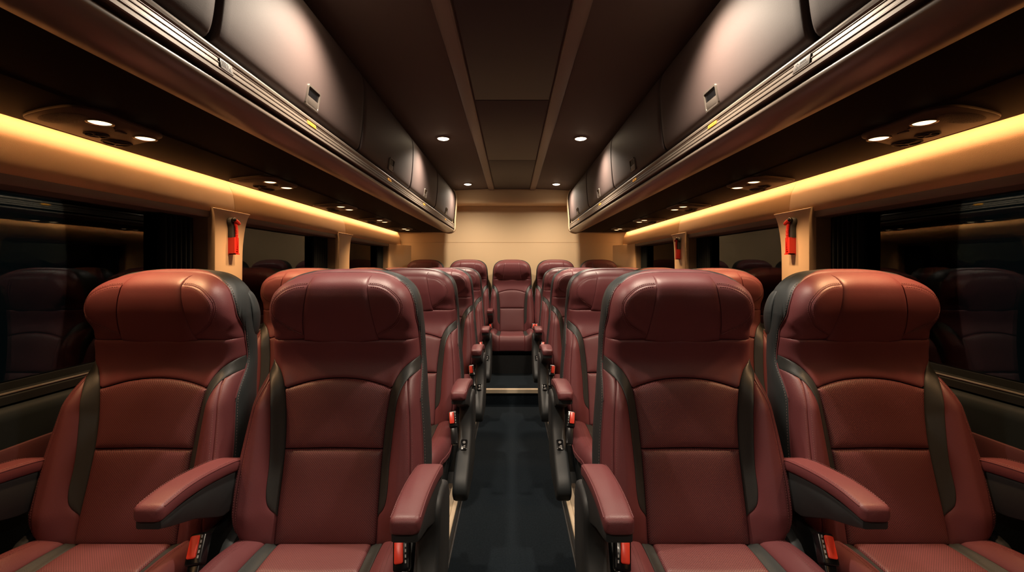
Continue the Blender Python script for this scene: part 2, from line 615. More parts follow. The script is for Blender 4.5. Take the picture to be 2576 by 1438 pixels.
    # --- trim bands and bolsters
    for sg in (1, -1):
        f = (lambda a: a) if sg > 0 else mirror
        Bt = f(np.array([tr_in[-1] + (0, 0), tr_out[-1]]))
        Tt = f(np.array([tr_in[0], tr_out[0]]))
        ti, to = f(tr_in[::-1]), f(tr_out[::-1])
        d['band', sg] = panel(S_body, Bt, Tt, ti, to, 8, 40, groove=.004, rad=.008, off=-.0005).mesh('trim_band', 'trim', angle=60)
        inner = np.vstack([[(.1225, .470)], [(.1225, .50)], tr_out[::-1]])
        k = int(np.argmin(np.hypot(*(inner - np.array([.178, .845])).T)))
        midl = spline([(.192, .470), (.200, .52), (.2055, .60), (.2035, .66), (.1975, .74), (.1905, .80), tuple(inner[k])], 50)
        outer = cut(.470, .862)
        Lo = np.vstack([midl, inner[k + 1:]])
        bm_ = MB()
        panel(S_body, f(np.array([inner[0], midl[0]])), f(np.array([inner[k], inner[k] + (1e-4, 0)])), f(inner[:k + 1]), f(midl), 16, 34, seams='LR', groove=.005, rad=.009, mb=bm_)
        panel(S_body, f(np.array([midl[0], outer[0]])), f(np.array([Lo[-1], outer[-1]])), f(Lo), f(outer), 14, 40, seams='L', groove=.005, rad=.009, mb=bm_)
        d['bolster', sg] = bm_.mesh('side_bolster', 'leather', angle=60)
    st = MB()
    mid = spline([(.180, .840), (.1905, .80), (.1975, .74), (.2035, .66), (.2055, .60), (.200, .52), (.196, .49)], 60)
    for sg in (1, -1):
        for k in (-.0052, .0052):
            A = mid.copy(); A[:, 0] += k
            if sg < 0:
                A = mirror(A)
            stitches(st, S_body(A[:, 0], A[:, 1], -.0004), r=.0007)
        # stitched edge of the shell
        ii = range(6, i0 + 2) if sg < 0 else range(i1 - 2, N - 6)
        r = rings[2]
        stitches(st, [(r[i][0] + nrm[i, 0] * .0006, r[i][1], r[i][2]) for i in ii], .0042, .003, .0007, mi=2)
        r = rings[1]
        st.tube([(r[i][0] + nrm[i, 0] * .001, r[i][1], r[i][2]) for i in ii], .0016, 6, mi=1)
    d['back_stitch'] = st.mesh('stitching', ['thread', 'leather', 'thread_grey'], angle=50)
    # --- grab handle on the rear shoulder
    for sg in (1, -1):
        g = MB()
        pts = [(sg * .158, .180, 1.088), (sg * .184, .187, 1.066), (sg * .197, .190, 1.035), (sg * .2025, .191, 1.0), (sg * .2015, .189, .965), (sg * .196, .184, .938), (sg * .182, .175, .918)]
        sp = spline(pts, 26)
        rows = []
        for i, q in enumerate(sp):
            tt = sp[min(i + 1, 25)] - sp[max(i - 1, 0)]
            tt = Vector(tt).normalized()
            a_ = tt.cross(Vector((0, 1, 0))).normalized(); b_ = tt.cross(a_)
            w = math.sin(PI * (i + .4) / 25.8) ** .6
            rows.append([Vector(q) + a_ * (.0065 * w * math.cos(2 * PI * k / 14)) + b_ * (.018 * w * math.sin(2 * PI * k / 14)) for k in range(14)])
        g.grid(rows, close_u=True)
        d['handle', sg] = g.mesh('grab_handle', 'shell', angle=60)

    # --- seat cushion: profile runs rear -> front -> down
    prof = spline([(.03, .470), (-.03, .476), (-.12, .474), (-.22, .474), (-.31, .482), (-.375, .489), (-.412, .480), (-.432, .452), (-.437, .41), (-.430, .36)], 120)
    pd = np.concatenate([[0], np.cumsum(np.linalg.norm(np.diff(prof, axis=0), axis=1))])
    LEN = pd[-1]

    def wid(s):
        return np.interp(s, [0, .05, .30, .38, .43, .48, LEN], [.207, .217, .2245, .217, .203, .196, .190])

    tg = np.gradient(prof, axis=0); tg /= np.linalg.norm(tg, axis=1)[:, None]
    pn = np.stack([tg[:, 1], -tg[:, 0]], 1)       # outward (up / forward)

    def Cmap(x, s, off=0.0):
        x = np.asarray(x, float); s = np.asarray(s, float)
        py, pz = np.interp(s, pd, prof[:, 0]), np.interp(s, pd, prof[:, 1])
        ny, nz = np.interp(s, pd, pn[:, 0]), np.interp(s, pd, pn[:, 1])
        a = np.abs(x)
        e = .036 * sm((a - .118) / .06) * sm((.50 - s) / .12) * (.45 + .55 * sm(s / .15))
        q = np.clip(1 - (wid(s) - a) / .034, 0, 1)
        e = e - .046 * (1 - np.sqrt(np.clip(1 - q * q, 0, 1))) - .004 * np.exp(-(x / .1) ** 2)
        e = e + off
        return np.stack([x, py + ny * e, pz + nz * e], -1)

    def strip(x0, x1, s0, s1, n=30):
        ss = np.linspace(s0, s1, n)
        f0 = [(x0(s) if callable(x0) else x0, s) for s in ss]
        f1 = [(x1(s) if callable(x1) else x1, s) for s in ss]
        L_, R_ = np.array(f0), np.array(f1)
        return np.array([L_[0], R_[0]]), np.array([L_[-1], R_[-1]]), L_, R_

    xi = lambda s: float(np.interp(s, [0, .4, LEN], [.112, .116, .118]))
    xo = lambda s: float(np.interp(s, [0, .4, LEN], [.140, .146, .138]))
    d['cush_rear'] = panel(Cmap, *strip(lambda s: -xi(s), xi, 0.0, .135), ns=16, nt=12, groove=.006, rad=.012, off=.003).mesh('centre_panel', 'perf_seat', angle=60)
    d['cush_front'] = panel(Cmap, *strip(lambda s: -xi(s), xi, .137, LEN), ns=16, nt=36, groove=.006, rad=.012, off=.003).mesh('front_panel', 'leather2', angle=60)
    for sg in (1, -1):
        f = (lambda t: t) if sg > 0 else (lambda t: (mirror(t[0]), mirror(t[1]), mirror(t[2]), mirror(t[3])))
        d['cush_band', sg] = panel(Cmap, *f(strip(xi, xo, 0.0, .43)), ns=8, nt=30, groove=.004, rad=.007, off=-.0005).mesh('cushion_band', 'trim', angle=60)
    for sg in (1, -1):
        cb = MB()
        f = (lambda t: t) if sg > 0 else (lambda t: (mirror(t[0]), mirror(t[1]), mirror(t[2]), mirror(t[3])))
        panel(Cmap, *f(strip(xo, lambda s: float(wid(s)), 0.0, .43, 60)), ns=18, nt=40, seams='L', groove=.006, rad=.010, mb=cb)
        panel(Cmap, *f(strip(xi, lambda s: float(wid(s)), .43, LEN, 30)), ns=18, nt=12, seams='TL', groove=.004, rad=.008, mb=cb)
        d['cush_bolster', sg] = cb.mesh('cushion_bolster', 'leather', angle=60)
    st = MB()
    for sg in (1, -1):
        for k in (.168, .1765):
            ss = np.linspace(.02, .40, 60)
            xs = np.array([sg * (k + .012 * sm(s / .3)) for s in ss])
            stitches(st, Cmap(xs, ss, .0006))
        ss = np.linspace(.02, .47, 70)
        xs = np.array([sg * float(wid(s)) for s in ss])
        P = Cmap(xs, ss, .004)
        st.tube([tuple(p) for p in P], .0022, 6, mi=1)
    d['cush_stitch'] = st.mesh('stitching', ['thread', 'leather'], angle=50)
    # dark pan below the cushion and the pedestal
    b = MB()
    b.prism([(-.400, .350), (-.425, .38), (-.425, .43), (.04, .455), (.04, .35), (.0, .330), (-.36, .325)], 'x', -.204, .204, r=.012)
    d['pan'] = b.mesh('seat_pan', 'plastic')
    b = MB()
    b.prism([(-.36, .34), (-.02, .34), (-.06, .05), (-.02, .0), (-.36, .0), (-.32, .05)], 'x', -.022, .022, r=.006)
    d['leg'] = b.mesh('leg', 'plastic')
    b = MB()
    b.prism(rrect(.40, .05, .012, cx=0, cy=.025), 'y', -.205, -.165, r=.008)
    d['foot'] = b.mesh('base_beam', 'plastic')
    # hinge covers between backrest foot and cushion
    for sg in (1, -1):
        b = MB()
        b.prism([(-.075, .42), (-.085, .455), (-.045, .50), (.02, .53), (.085, .53), (.10, .42)], 'x', min(sg * .195, sg * .222), max(sg * .195, sg * .222), r=.008)
        d['hinge', sg] = b.mesh('hinge_cover', 'plastic')

    # --- armrests: pad on a frame; sg is the side, xa its offset from the seat's middle
    for key, xa, y_front, y_rear in (('aisle', .256, -.275, -.005), ('mid', .240, -.235, .03), ('wall', .232, -.30, .03)):
        for sg in (1, -1):
            cx = sg * xa
            path = spline([(y_rear, .652), (y_rear - .05, .665), ((y_front + y_rear) / 2, .676), (y_front + .07, .678), (y_front + .02, .673), (y_front, .670)], 44)
            rows = []
            n = len(path)
            for i, (yy, zz) in enumerate(path):
                t = i / (n - 1)
                dF, dR = min(1, (yy - y_front) / .011), min(1, (y_rear - yy) / .011)
                ed = math.sqrt(max(0, 1 - (1 - dF) ** 2)) * math.sqrt(max(0, 1 - (1 - dR) ** 2))
                w = .0305 * (1 - .08 * t) - .008 * (1 - ed)
                hh = .0160 - .006 * (1 - ed)
                row = []
                for k in range(28):
                    a = 2 * PI * k / 28
                    ca, sa = math.cos(a), math.sin(a)
                    e = .38
                    row.append((cx + w * math.copysign(abs(ca) ** e, ca), yy, zz + hh * math.copysign(abs(sa) ** (e * 1.3), sa)))
                rows.append(row)
            p = MB()
            p.grid(rows, close_u=True)
            nv = len(p.v)
            p.f.append(tuple(range(28))); p.m.append(0)
            p.f.append(tuple(range(nv - 28, nv))); p.m.append(0)
            d['pad', key, sg] = p.mesh('arm_pad', 'leather2', angle=70)
            for s2 in (-1, 1):
                st = MB()
                ln = [(cx + s2 * (.0262 - .0021 * (i / (n - 1))), yy, zz + .0150) for i, (yy, zz) in enumerate(path[2:-2])]
                stitches(st, [(x, y, z + .0006) for x, y, z in ln], .003, .002)
                ln = [(cx + s2 * (.0292 - .0024 * (i / (n - 1))), yy, zz + .0112) for i, (yy, zz) in enumerate(path[2:-2])]
                st.tube(ln, .001, 6, mi=1)
                d['pad_stitch', key, sg, s2] = st.mesh('stitching', ['thread', 'leather'], angle=50)
            f = MB()
            drop = .028 if key == 'aisle' else .036
            ptsf = [(y_front + .006, .657), (y_front + .004, .643), (y_front + .03, .632), (y_front + .10, .622 - drop * .4), (y_rear - .08, .600 - drop), (y_rear, .595 - drop), (y_rear + .008, .644), ((y_front + y_rear) / 2, .664), (y_front + .02, .660)]
            ptsf = [tuple(q) for q in resample(np.array(ptsf + ptsf[:1]), 40)[:-1]]
            f.prism(ptsf, 'x', cx - .0255, cx + .0255, r=.006)
            d['frame', key, sg] = f.mesh('armrest', 'plastic')
    for sg in (1, -1):
        cx = sg * .266
        out = spline([(.050, .585), (.02, .618), (-.06, .622), (-.095, .60), (-.105, .545), (-.125, .50), (-.175, .455), (-.245, .415), (-.295, .385), (-.318, .35), (-.305, .315), (-.26, .298), (-.10, .30), (-.02, .33), (.04, .42), (.055, .54), (.050, .585)], 70)[:-1]
        p = MB()
        p.prism([tuple(q) for q in out], 'x', cx - .027, cx + .027, r=.011)
        d['side', sg] = p.mesh('side_panel', 'plastic', angle=50)
        # control switch on the sloping front edge
        b = MB()
        fr = Matrix.Translation((cx, -.176, .4575)) @ Matrix.Rotation(math.radians(36), 4, 'X')
        rr = rrect(.026, .044, .006)
        b.prism(rr, 'z', -.006, .003, r=.0015)
        b.v = [tuple(fr @ Vector(v)) for v in b.v]
        k0 = len(b.v)
        c2 = MB()
        c2.lathe([(.0001, .0045), (.005, .0045), (.006, .003)], (0, .009, 0), 'z', 14)
        c2.box(-.006, .006, -.014, -.009, .002, .0036)
        c2.box(-.001, .006, -.007, -.003, .002, .0036)
        c2.v = [tuple(fr @ Vector(v)) for v in c2.v]
        d['switch', sg] = b.mesh('control_switch', 'gloss')
        d['switch_mark', sg] = c2.mesh('switch_symbol', 'white')
        for key, px, py, pz in (('aisle', .222, -.150, .545), ('mid', .244, -.100, .522)):
            fr = Matrix.Translation((sg * px, py, pz)) @ Matrix.Rotation(math.radians(-34), 4, 'X') @ Matrix.Rotation(math.radians(-sg * 8), 4, 'Y')
            # local: face looks along -Y, long axis Z
            b = MB()
            b.prism(rrect(.034, .062, .006), 'y', -.012, .014, r=.004)
            b.prism(rrect(.026, .075, .006, cy=-.055), 'y', -.006, .010, r=.003)
            b.v = [tuple(fr @ Vector(v)) for v in b.v]
            d['buckle', key, sg] = b.mesh('belt_buckle', 'gloss')
            b = MB()
            b.prism(rrect(.0185, .044, .004, cx=sg * -.004, cy=.004), 'y', -.0165, -.010, r=.002)
            b.v = [tuple(fr @ Vector(v)) for v in b.v]
            d['release', key, sg] = b.mesh('release_button', 'redbtn')
            b = MB()
            for q in range(5):
                b.box(sg * .0095 - .0014, sg * .0095 + .0014, -.0128, -.0118, -.018 + q * .0095, -.018 + q * .0095 + .0055)
            b.v = [tuple(fr @ Vector(v)) for v in b.v]
            d['print', key, sg] = b.mesh('buckle_print', 'white')


seat_meshes()


def make_seat(label, group, loc, buckle=None, arms=(), side=0, handle=0, leg_h=1.0, detail=True):
    """one seat; arms = ((key, side), ...), buckle = (key, side), side = +1/-1 where the plastic flank panel is"""
    d = SEATM
    t = thing('coach_seat', label, 'seat', loc, group)
    back = link('backrest', d['shell'], t)
    link('yoke_panel', d['yoke'], back)
    link('centre_panel', d['centre_upper'], back)
    link('centre_panel', d['centre_lower'], back)
    for sg in (-1, 1):
        link('trim_band', d['band', sg], back, 'charcoal leather band')
        link('side_bolster', d['bolster', sg], back)
        link('hinge_cover', d['hinge', sg], t, 'black plastic hinge cover')
    link('stitching', d['back_stitch'], back)
    if handle:
        link('grab_handle', d['handle', handle], back, 'grey plastic grab handle')
    head = link('headrest', d['headrest'], t)
    link('headrest_panel', d['head_panel'], head)
    for sg in (-1, 1):
        link('headrest_wing', d['wing', sg], head)
    link('stitching', d['head_stitch'], head)
    cu = link('seat_cushion', d['cush_front'], t)
    link('centre_panel', d['cush_rear'], cu)
    for sg in (-1, 1):
        link('cushion_bolster', d['cush_bolster', sg], cu)
        link('cushion_band', d['cush_band', sg], cu, 'charcoal leather band')
    link('stitching', d['cush_stitch'], cu)
    link('seat_pan', d['pan'], t, 'black plastic seat pan')
    for x in (-.13, .13):
        l = link('leg', d['leg'], t)
        l.location.x = x
        l.scale.z = leg_h
        if leg_h != 1.0:
            l.location.z = .34 * (1 - leg_h)
    ft = link('base_beam', d['foot'], t)
    ft.location.z = .34 * (1 - leg_h)
    for key, sg in arms:
        a = link('armrest', d['frame', key, sg], t)
        link('arm_pad', d['pad', key, sg], a, 'burgundy leather arm pad')
        for s2 in (-1, 1):
            link('stitching', d['pad_stitch', key, sg, s2], a)
    if side:
        p = link('side_panel', d['side', side], t, 'black plastic flank panel')
        link('control_switch', d['switch', side], p)
        link('switch_symbol', d['switch_mark', side], p, 'white symbol on the switch')
    if buckle:
        key, sg = buckle
        b = link('belt_buckle', d['buckle', key, sg], t)
        link('release_button', d['release', key, sg], b, 'red release button')
        link('buckle_print', d['print', key, sg], b)
    return t


ROWS = ['front', 'second', 'third', 'fourth']
for k, rn in enumerate(ROWS):
    y = Y0 + .80 * k
    for sx, side in ((-1, 'left'), (1, 'right')):
        inn = -sx                                  # towards the aisle
        make_seat(f'burgundy leather aisle seat of the {rn} row, {side} of the aisle carpet', 'aisle seats in pairs beside the carpet',
                  (sx * .45, y, 0), ('aisle', inn), (('aisle', inn),), inn, 0)
        make_seat(f'burgundy leather window seat of the {rn} row, beside the {side} wall', 'window seats along the side walls',
                  (sx * .93, y, 0), ('mid', inn), (('mid', inn), ('wall', sx)), 0, inn)
YR = 4.56
RZ = -.060
RS = 1.125
back_specs = [(-.925, 'burgundy seat at the left end of the rear bench row', ('mid', 1), (('mid', 1),)),
              (-.465, 'burgundy seat left of the middle one in the rear row', ('mid', 1), (('mid', 1),)),
              (0, 'burgundy seat facing down the aisle, middle of the rear row', ('mid', 1), ()),
              (.465, 'burgundy seat right of the middle one in the rear row', ('mid', -1), ()),
              (.925, 'burgundy seat at the right end of the rear bench row', ('mid', -1), (('mid', -1),))]
PLAT = .30
for x, lab, bk, arms in back_specs:
    t = make_seat(lab, 'rear row of five seats', (x, YR, RZ), bk, arms, 0, 0, leg_h=max(.04, (.34 - (PLAT - RZ) / RS) / .34))
    t.scale = (1.03, 1, RS)

# ------------------------------------------------------------------ floor
YN, YF = -1.25, 4.86          # near and far end of the cabin
ST1, ST2 = 3.62, 4.17
b = MB()
b.box(-1.33, 1.33, YN, ST1 + .02, -.06, 0)
fl = b.build('floor', 'floor', smooth=False)
structure(fl, 'dark cabin floor under the seats', 'floor')
b = MB(); b.box(-.243, .243, YN + .02, ST1 - .002, 0, .008)
cp = b.build('aisle_carpet', 'carpet', smooth=False)
tag(cp, 'black carpet runner lying along the aisle between the seats', 'carpet')
bd = MB()
for sx in (-1, 1):
    bd.tube([(sx * .243, YN + .02, .006), (sx * .243, ST1 - .004, .006)], .006, 8)
bd.build('bound_edge', 'gasket', cp)
b = MB()
b.box(-1.33, 1.33, ST1, ST2 + .02, -.06, .128)
s1 = b.build('floor_step', 'carpet', smooth=False); structure(s1, 'black carpeted first step at the end of the aisle', 'step')
b = MB()
b.box(-1.33, 1.33, ST2, YF + .1, -.06, PLAT)
s2 = b.build('floor_platform', 'floor', smooth=False); structure(s2, 'raised dark platform carrying the rear seat row', 'platform')
b = MB()
b.prism([(ST1 - .012, .104), (ST1 - .012, .134), (ST1 + .028, .134), (ST1 + .028, .127), (ST1 - .001, .127), (ST1 - .001, .104)], 'x', -.262, .262, r=.001)
o = b.build('trim_1', 'edge'); structure(o, 'bright beige nosing strip along the step edge', 'trim')
for n, (sx, side) in enumerate(((-1, 'left'), (1, 'right'))):
    b = MB()
    b.prism([(sx * .262, 0), (sx * .262, .012), (sx * .268, .017), (sx * .279, .019), (sx * .283, .012), (sx * .308, .010), (sx * .308, 0)], 'y', YN, ST1 - .014)
    o = b.build(f'trim_{2 + n}', 'edge', angle=30); structure(o, f'pale metal edge strip on the floor {side} of the aisle carpet', 'trim')
    b = MB()
    b.box(min(sx * .309, sx * .330), max(sx * .309, sx * .330), YN, ST1 - .014, 0, .006)
    o = b.build(f'trim_{4 + n}', 'floor_beige', smooth=False); structure(o, f'narrow sand coloured floor strip under the {side} aisle seats', 'trim')

# ------------------------------------------------------------------ side walls, windows
WX = 1.215
GX = 1.285
pill = [(1.765, 1.945, 2.005), (3.035, 3.225, 3.305)]
wins = [(-.70, 1.765), (1.945, 3.035), (3.225, 4.315)]
Z_SILL, Z_HEAD = .825, 1.362
wn = 0
tn = 6
for sx, side in ((-1, 'left'), (1, 'right')):
    def X(v):
        return sx * v
    b = MB()
    prof = [(X(1.34), 0), (X(WX), 0), (X(WX), .765), (X(WX + .004), .785), (X(WX + .016), .797), (X(1.34), .806)]
    b.prism(prof, 'y', YN, YF)
    # closed body side above the windows
    b.box(min(X(1.31), X(1.34)), max(X(1.31), X(1.34)), YN, YF, Z_HEAD, H(.83))
    b.box(min(X(1.31), X(1.34)), max(X(1.31), X(1.34)), YN, -.68, .80, Z_HEAD)
    b.box(min(X(1.31), X(1.34)), max(X(1.31), X(1.34)), 4.30, YF, .80, Z_HEAD)
    w = b.build(f'wall_{side}', 'wall_low', angle=50); structure(w, f'charcoal lower wall under the {side} windows', 'wall')
    b = MB()
    b.prism([(X(WX - .008), .585), (X(WX - .010), .60), (X(WX - .010), .692), (X(WX - .006), .702), (X(WX + .002), .704), (X(WX + .002), .58)], 'y', YN + .05, YF - .3, r=.003)
    b.build('insert_panel', 'leather_dark', w)['label'] = 'burgundy leather insert strip'
    b = MB()
    b.prism([(X(WX - .004), .0), (X(WX - .004), .10), (X(WX), .105), (X(WX + .002), 0)], 'y', YN + .02, ST1 - .03)
    b.build('kick_strip', 'plastic', w)
    # windows
    for i, (a, e) in enumerate(wins):
        wn += 1
        nm = ('first', 'second', 'third')[i]
        b = MB()
        fx0, fx1 = X(GX - .012), X(GX + .012)
        lo, hi = min(fx0, fx1), max(fx0, fx1)
        ow, oh = e - a, Z_HEAD - Z_SILL
        cy, cz = (a + e) / 2, (Z_HEAD + Z_SILL) / 2
        outer = rrect(ow, oh, .05, 6, cy, cz)
        inner = rrect(ow - .044, oh - .044, .035, 6, cy, cz)
        n = len(outer)
        rows = [[(lo, *p) for p in outer], [(lo, *p) for p in inner], [(hi, *p) for p in inner], [(hi, *p) for p in outer]]
        b.grid(rows, close_u=True, close_v=True)
        wf = b.build(f'window_{wn}', 'frame', angle=50)
        structure(wf, f'{nm} dark {side} side window counted from the front of the photo', 'window')
        g = MB()
        g.box(X(GX) - .003, X(GX) + .003, a + .015, e - .015, Z_SILL + .015, Z_HEAD - .015)
        g.build('glass_pane', 'glass', wf, smooth=False)
        # deep brown reveal round the opening (four rounded boards)
        r = MB()
        for (ya, yb, flip) in ((e - .004, e + .03, 0), (a - .03, a + .004, 1)):
            r.prism([(X(WX - .001), ya), (X(GX + .02), ya), (X(GX + .02), yb), (X(WX + .02), yb)], 'z', Z_SILL - .01, Z_HEAD + .03, r=.0)
        r.build('reveal', 'reveal', wf)
        s = MB()
        s.prism([(X(WX + .018), .803), (X(WX + .018), .822), (X(WX + .030), .829), (X(GX), .829), (X(GX), .803)], 'y', a + .005, e - .005, r=.001)
        s.build('sill', 'frame', wf)
        s = MB()
        s.tube([(X(WX + .024), a + .01, .8285), (X(WX + .024), e - .01, .8285)], .0032, 8)
        s.build('sill_bead', 'sill', wf)
        h = MB()
        h.prism([(X(WX - .006), Z_HEAD - .026), (X(WX - .010), Z_HEAD - .020), (X(WX - .010), Z_HEAD + .000), (X(WX + .002), Z_HEAD + .003), (X(WX + .006), Z_HEAD + .006), (X(WX + .002), Z_HEAD + .009), (X(WX + .002), Z_HEAD + .04), (X(GX + .02), Z_HEAD + .04), (X(GX + .02), Z_HEAD - .03)], 'y', a + .002, e - .002, r=.002)
        h.build('header_rail', 'header', wf, angle=35)
        # tied curtain at the rear end of the window
        c = MB()
        y1 = e - .035
        wd = (.16, .21, .19)[i]
        y0 = y1 - wd
        rows = []
        for zz in np.linspace(Z_SILL + .012, Z_HEAD - .032, 14):
            row = []
            for q in range(61):
                t = q / 60
                ph = t * 2 * PI * 6.5 + .25 * math.sin(zz * 9)
                row.append((X(GX - .030 + .011 * math.sin(ph)), y0 + wd * t, zz))
            rows.append(row)
        c.grid(rows)
        back = [[(p[0] + sx * .004, p[1], p[2]) for p in r_] for r_ in rows]
        c.grid(back, flip=True)
        co = c.build('window_curtain', 'curtain', None, angle=0)
        tag(co, f'dark pleated curtain drawn to the rear end of the {nm} {side} window', 'curtain', 'curtains at the window ends')
    # pillars
    for i, (ya, yb, yc) in enumerate(pill):
        nm = ('nearer', 'farther')[i]
        z0, z1 = .80, H(.236)
        lft = spline([(ya, z0), (ya, z1 - .10), (ya - .001, z1 - .04), (ya - .012, z1)], 20)
        rgt = spline([(yb, z0), (yb + .002, z1 - .22), (yb + .012, z1 - .11), (yb + .035, z1 - .035), (yc, z1)], 24)
        poly = [tuple(p) for p in lft] + [tuple(p) for p in rgt[::-1]]
        p = MB()
        p.prism(poly, 'x', min(X(WX - .027), X(1.31)), max(X(WX - .027), X(1.31)), r=.004)
        o = p.build(f'trim_{tn}', 'beige_trim', angle=35); tn += 1
        structure(o, f'beige flared pillar cover, {nm} of the two on the {side} wall', 'pillar')
    # rear corner post
    p = MB()
    p.prism([(X(1.31), 4.315), (X(WX - .012), 4.315), (X(WX - .014), 4.56), (X(1.17), 4.72), (X(1.11), YF), (X(1.31), YF)], 'z', PLAT, H(.232), r=.004)
    o = p.build(f'trim_{tn}', 'beige_wall', angle=50); tn += 1
    structure(o, f'beige corner post between the {side} windows and the rear wall', 'pillar')
    # padded cove above the windows
    cv = spline([(X(1.236), H(.385)), (X(1.230), H(.368)), (X(1.217), H(.340)), (X(1.2055), H(.316)), (X(1.2015), H(.295)), (X(1.197), H(.260)), (X(1.196), H(.242)), (X(1.199), H(.229)), (X(1.208), H(.219)), (X(1.24), H(.214))], 40)
    poly = [tuple(q) for q in cv] + [(X(1.31), H(.214)), (X(1.31), H(.385))]
    p = MB()
    cuts = [YN, .60, 1.905, 3.175, 4.76]
    for a, e in zip(cuts[:-1], cuts[1:]):
        p.prism(poly, 'y', a + .0006, e - .0006, r=.0012)
    o = p.build(f'trim_{tn}', 'beige', angle=50); tn += 1
    structure(o, f'padded beige leather band above the {side} windows', 'trim')
    # hidden LED strip
    l = MB()
    l.box(min(X(1.184), X(1.212)), max(X(1.184), X(1.212)), YN + .05, 4.74, H(.377), H(.381))
    ld = l.build('light_strip', 'led', smooth=False)
    tag(ld, f'glowing amber light strip above the beige band on the {side} wall', 'light strip', 'amber light strips')

# ------------------------------------------------------------------ rear and front wall, ceiling
b = MB()
b.box(-1.33, 1.33, YF, YF + .06, 0, H(.262))
b.box(-1.33, 1.33, YF, YF + .06, H(.265), H(.85))
b.box(-1.33, 1.33, YF + .004, YF + .055, H(.255), H(.27))
w = b.build('wall_rear', 'beige_wall', smooth=False); structure(w, 'beige rear wall behind the last seat row', 'wall')
b = MB()
b.prism([(4.66, H(.662)), (4.64, H(.675)), (4.625, H(.72)), (4.62, H(.83)), (YF, H(.83)), (YF, H(.662))], 'x', -.66, .66)
b.build('header_beam', 'beige_wall', w, angle=50)['label'] = 'beige beam along the top of the rear wall'
b = MB()
b.box(-1.33, 1.33, YN - .06, YN, -.06, H(.85))
w = b.build('wall_front', 'wall_low', smooth=False); structure(w, 'dark partition behind the viewer', 'wall')

cz = [(-1.34, .83), (-.70, .795), (-.60, .795), (-.45, .803), (-.25, .811), (0, .814), (.25, .811), (.45, .803), (.60, .795), (.70, .795), (1.34, .83)]
b = MB()
cs = [(x, H(h)) for x, h in cz] + [(1.34, H(.90)), (-1.34, H(.90))]
b.prism(cs, 'y', YN, YF)
ce = b.build('ceiling', 'ceiling', angle=50); structure(ce, 'dark cloth ceiling over the aisle', 'ceiling')
pc = [YN + .01, .95, 2.14, 3.35, 4.615]
for a, e in zip(pc[:-1], pc[1:]):
    b = MB()
    b.prism([(-.178, H(.806)), (.178, H(.806)), (.178, H(.816)), (-.178, H(.816))], 'y', a + .003, e - .003, r=.002)
    b.build('centre_panel', 'ceil_panel', ce)['label'] = 'near-black centre panel'
for sx in (-1, 1):
    b = MB()
    b.prism([(sx * .184, H(.815)), (sx * .186, H(.800)), (sx * .192, H(.796)), (sx * .232, H(.796)), (sx * .243, H(.801)), (sx * .250, H(.815))], 'y', YN + .01, 4.615, r=.001)
    b.build('rail', 'ceil_rail', ce, angle=30)['label'] = 'taupe rail beside the centre panel'

